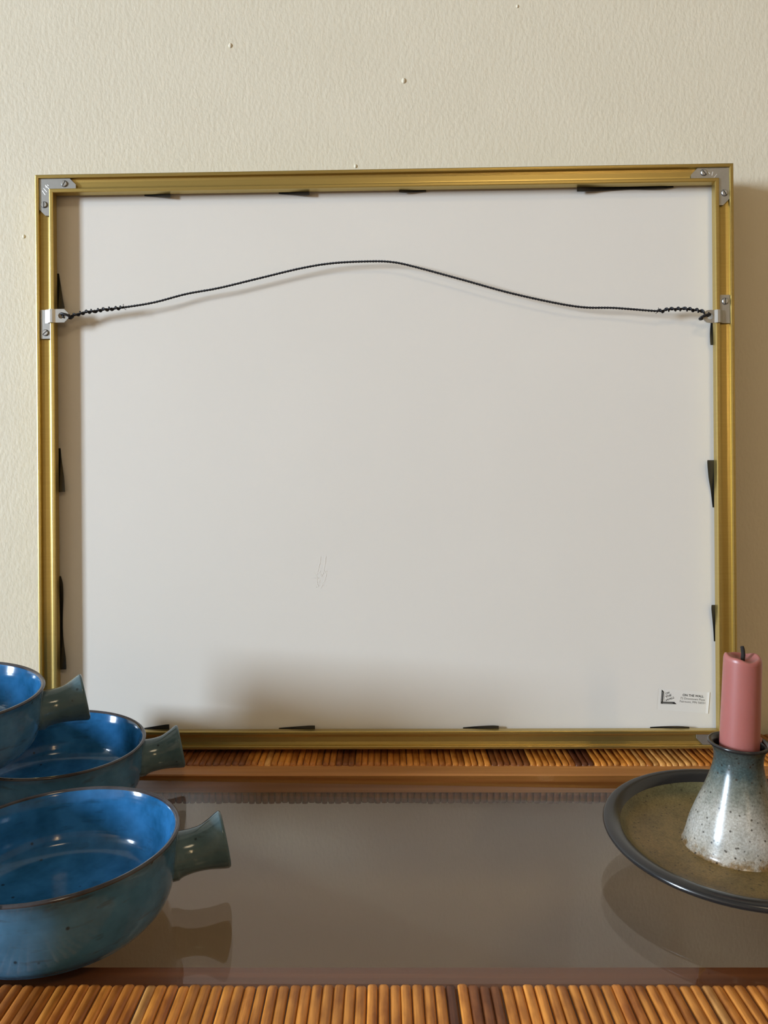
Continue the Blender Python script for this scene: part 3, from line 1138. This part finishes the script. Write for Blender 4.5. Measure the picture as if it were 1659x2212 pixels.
def bowl(loc, ang, warp, seed, label_txt, handle_ang):
    o = empty('handled_bowl', loc)
    rnd = random.Random(seed)
    ph = rnd.uniform(0, 6)
    ax, ay = warp

    def fn(x, y, z):
        k = z / BH
        a = math.atan2(y, x)
        wob = 1 + 0.006 * math.sin(2 * a + ph) * k
        return (x * wob, y * wob, z + k * k * (ax * x + ay * y))
    po = OUT[:5] + smooth_prof(OUT[4:], 4)[1:]
    pi_ = smooth_prof(INN, 4)
    mb = MB()
    mb.lathe(po, 96, fn, [2 if p_[1] > 0.0377 else 0 for p_ in po[:-1]])
    mb.lathe(pi_, 96, fn, [2 if p_[1] > 0.0386 else 1 for p_ in pi_[:-1]])
    b_ = mb.build('bowl_body', None, o, True, mats=['glaze_out', 'glaze_in', 'glaze_rim'])
    # the handle: hollow flared stub below the rim
    ca, sa = math.cos(handle_ang), math.sin(handle_ang)
    axis = [(0.0525, 0.0200, 0.0122), (0.0540, 0.0204, 0.0119), (0.0556, 0.0208, 0.0112), (0.0590, 0.0212, 0.0106), (0.0640, 0.0217, 0.0104), (0.0690, 0.0223, 0.0109), (0.0732, 0.0231, 0.0120), (0.0763, 0.0238, 0.0130), (0.0783, 0.0243, 0.0135)]
    sm = smooth_path(axis, 4)
    ring = []
    pts = [(p.x, p.y, p.z) for p in sm]
    pts += [(0.0793, 0.0245, 0.0131), (0.0796, 0.0246, 0.0121), (0.0788, 0.0244, 0.0108), (0.0760, 0.0236, 0.0095), (0.0680, 0.0222, 0.0075), (0.0620, 0.0214, 0.0045), (0.0615, 0.0214, 0.0)]
    S = 32
    v, f = [], []
    tilt = 0.16
    for ip, (rr, zz, rad) in enumerate(pts):
        for k in range(S):
            t = 2 * math.pi * k / S
            lat = math.cos(t) * rad
            up = math.sin(t) * rad * (1.03 + 0.09 * max(0, min(1, (rr - 0.068) / 0.012)) if math.sin(t) > 0 else 0.98)
            rx = rr - up * tilt * (1 if rr > 0.05 else 0.4)
            if ip < 5:
                ro = WALL(zz + up)
                wallx = math.sqrt(max(ro * ro - lat * lat, 0))
                rx = wallx + (ip - 1) * 0.0006 if ip < 4 else max(rx, wallx + 0.0016)
            v.append((ca * rx - sa * lat, sa * rx + ca * lat, zz + up))
    for i in range(len(pts) - 1):
        for k in range(S):
            a, b2 = i * S + k, i * S + (k + 1) % S
            f.append((a, b2, b2 + S, a + S))
    mesh('handle', v, f, 'glaze_handle', o, True)
    tag(o, label_txt, 'bowl', 'blue handled stoneware bowls')
    return o


bowl((-0.1562, 0.3537, GT), 0, (0.022, 0.0), 1, 'blue glazed handled bowl nearest the camera, standing on the glass front edge', R(19))
bowl((-0.2110, 0.4768, GT), 0, (-0.045, 0.010), 2, 'blue handled bowl standing at the back, half covered by the raised bowl', R(20))
bowl((-0.2545, 0.4270, 0.0435), 0, (-0.045, 0.035), 3, 'blue handled bowl raised highest, perched on the rims of other bowls', R(25))
bowl((-0.3180, 0.4020, GT), 0, (0.12, 0.0), 4, 'blue handled bowl at the table end, under the raised bowl', R(215))

# ------------------------------------------------------------------ candle holder and candle
CH = Vector((0.1885, 0.3975, GT))
holder = empty('candle_holder', CH)
tag(holder, 'speckled stoneware candle holder with wide dark-rimmed dish and tall neck', 'candle holder')
DR = 0.0685
dp = [(0.0, 0.003), (0.034, 0.003), (0.036, 0.0), (0.040, 0.0), (0.042, 0.003), (0.052, 0.0085), (0.062, 0.0150), (0.0668, 0.0180), (0.0685, 0.0202), (0.0682, 0.0216), (0.0668, 0.0221), (0.0640, 0.0216), (0.0600, 0.0196), (0.0570, 0.0172), (0.054, 0.0152), (0.048, 0.0136), (0.038, 0.0128), (0.027, 0.0124), (0.012, 0.0124), (0.0, 0.0124)]
dps = dp[:5] + smooth_prof(dp[4:], 4)[1:]
mi = []
seen_rim = False
for (r0, z0), (r1, z1) in zip(dps, dps[1:]):
    if z1 >= 0.0219:
        seen_rim = True
    mi.append(0 if (seen_rim and max(r0, r1) < 0.0592) else 1)


def dfn(x, y, z):
    k = min(1, max(0, (math.hypot(x, y) - 0.03) / (DR - 0.03)))
    return (x, y, z + k * k * (0.03 * x + 0.055 * y))


dm = MB().lathe(dps, 128, dfn, mi)
dm.build('dish', None, holder, True, mats=['dish', 'iron'])
NZ = 0.0685
sp = [(0.0275, 0.0120), (0.0262, 0.0136), (0.0254, 0.0165), (0.0236, 0.0240), (0.0205, 0.0330), (0.0168, 0.0425), (0.0139, 0.0510), (0.0125, 0.0570), (0.0123, 0.0610), (0.0130, 0.0650), (0.0146, 0.0674)]
sps = smooth_prof(sp, 5)
rimp = smooth_prof([(0.0146, 0.0674), (0.0154, 0.0682), (0.0155, 0.0690), (0.0150, 0.0695), (0.0138, 0.0692), (0.0125, 0.0680), (0.0117, 0.0660), (0.0112, 0.0640), (0.0108, 0.0620)], 4) + [(0.0, 0.0620)]
MB().lathe(sps, 72).build('neck', 'stem', holder, True)
MB().lathe(rimp, 72).build('rim', 'iron', holder, True)

CZ = CH.z + 0.0622
candle = empty('candle', (CH.x + 0.0003, CH.y, CZ))
tag(candle, 'dusty pink pillar candle with a blackened wick in the stoneware holder', 'candle')
cp = [(0.0, 0.0), (0.0070, 0.0), (0.0088, 0.0010), (0.0097, 0.0028), (0.0099, 0.006), (0.0098, 0.020), (0.0096, 0.036), (0.0094, 0.0495), (0.0093, 0.0518), (0.0088, 0.0532), (0.0078, 0.0536), (0.0065, 0.0528), (0.0045, 0.0515), (0.0022, 0.0510), (0.0, 0.0510)]
cps = [cp[0], cp[1]] + smooth_prof(cp[1:], 4)[1:]


def cfn(x, y, z):
    if z > 0.046:
        a = math.atan2(y, x)
        k = (z - 0.046) / 0.008
        z += k * (0.0007 * math.sin(2 * a + 2.0) - 0.0016 * max(0, math.cos(a + 0.9)) ** 2 + 0.0003 * math.sin(5 * a))
    return (x, y, z)


MB().lathe(cps, 64, cfn).build('candle_body', 'wax', candle, True)
MB().tube(smooth_path([(0, 0, 0.0505), (0.0002, 0, 0.0540), (-0.0002, 0, 0.0570), (-0.0006, 0, 0.0585)], 4), [0.0011] * 9 + [0.0010] * 3 + [0.0006], 8).build('wick', 'wick', candle, True)
# wax flake caught on the holder's rim
fk = MB()
fp = [(0.0085, 0.002, 0.0075), (0.0100, 0.004, 0.0100), (0.0122, 0.006, 0.0088), (0.0146, 0.0070, 0.0068), (0.0138, 0.0030, 0.0074), (0.0112, -0.001, 0.0070)]
n = len(fp)
fk.add([p for p in fp] + [(p[0] + .0002, p[1] + 0.0012, p[2] - 0.0006) for p in fp], [tuple(range(n))[::-1], tuple(range(n, 2 * n))] + [(i, (i + 1) % n, n + (i + 1) % n, n + i) for i in range(n)])
fk.build('wax_flake', 'wax', candle)
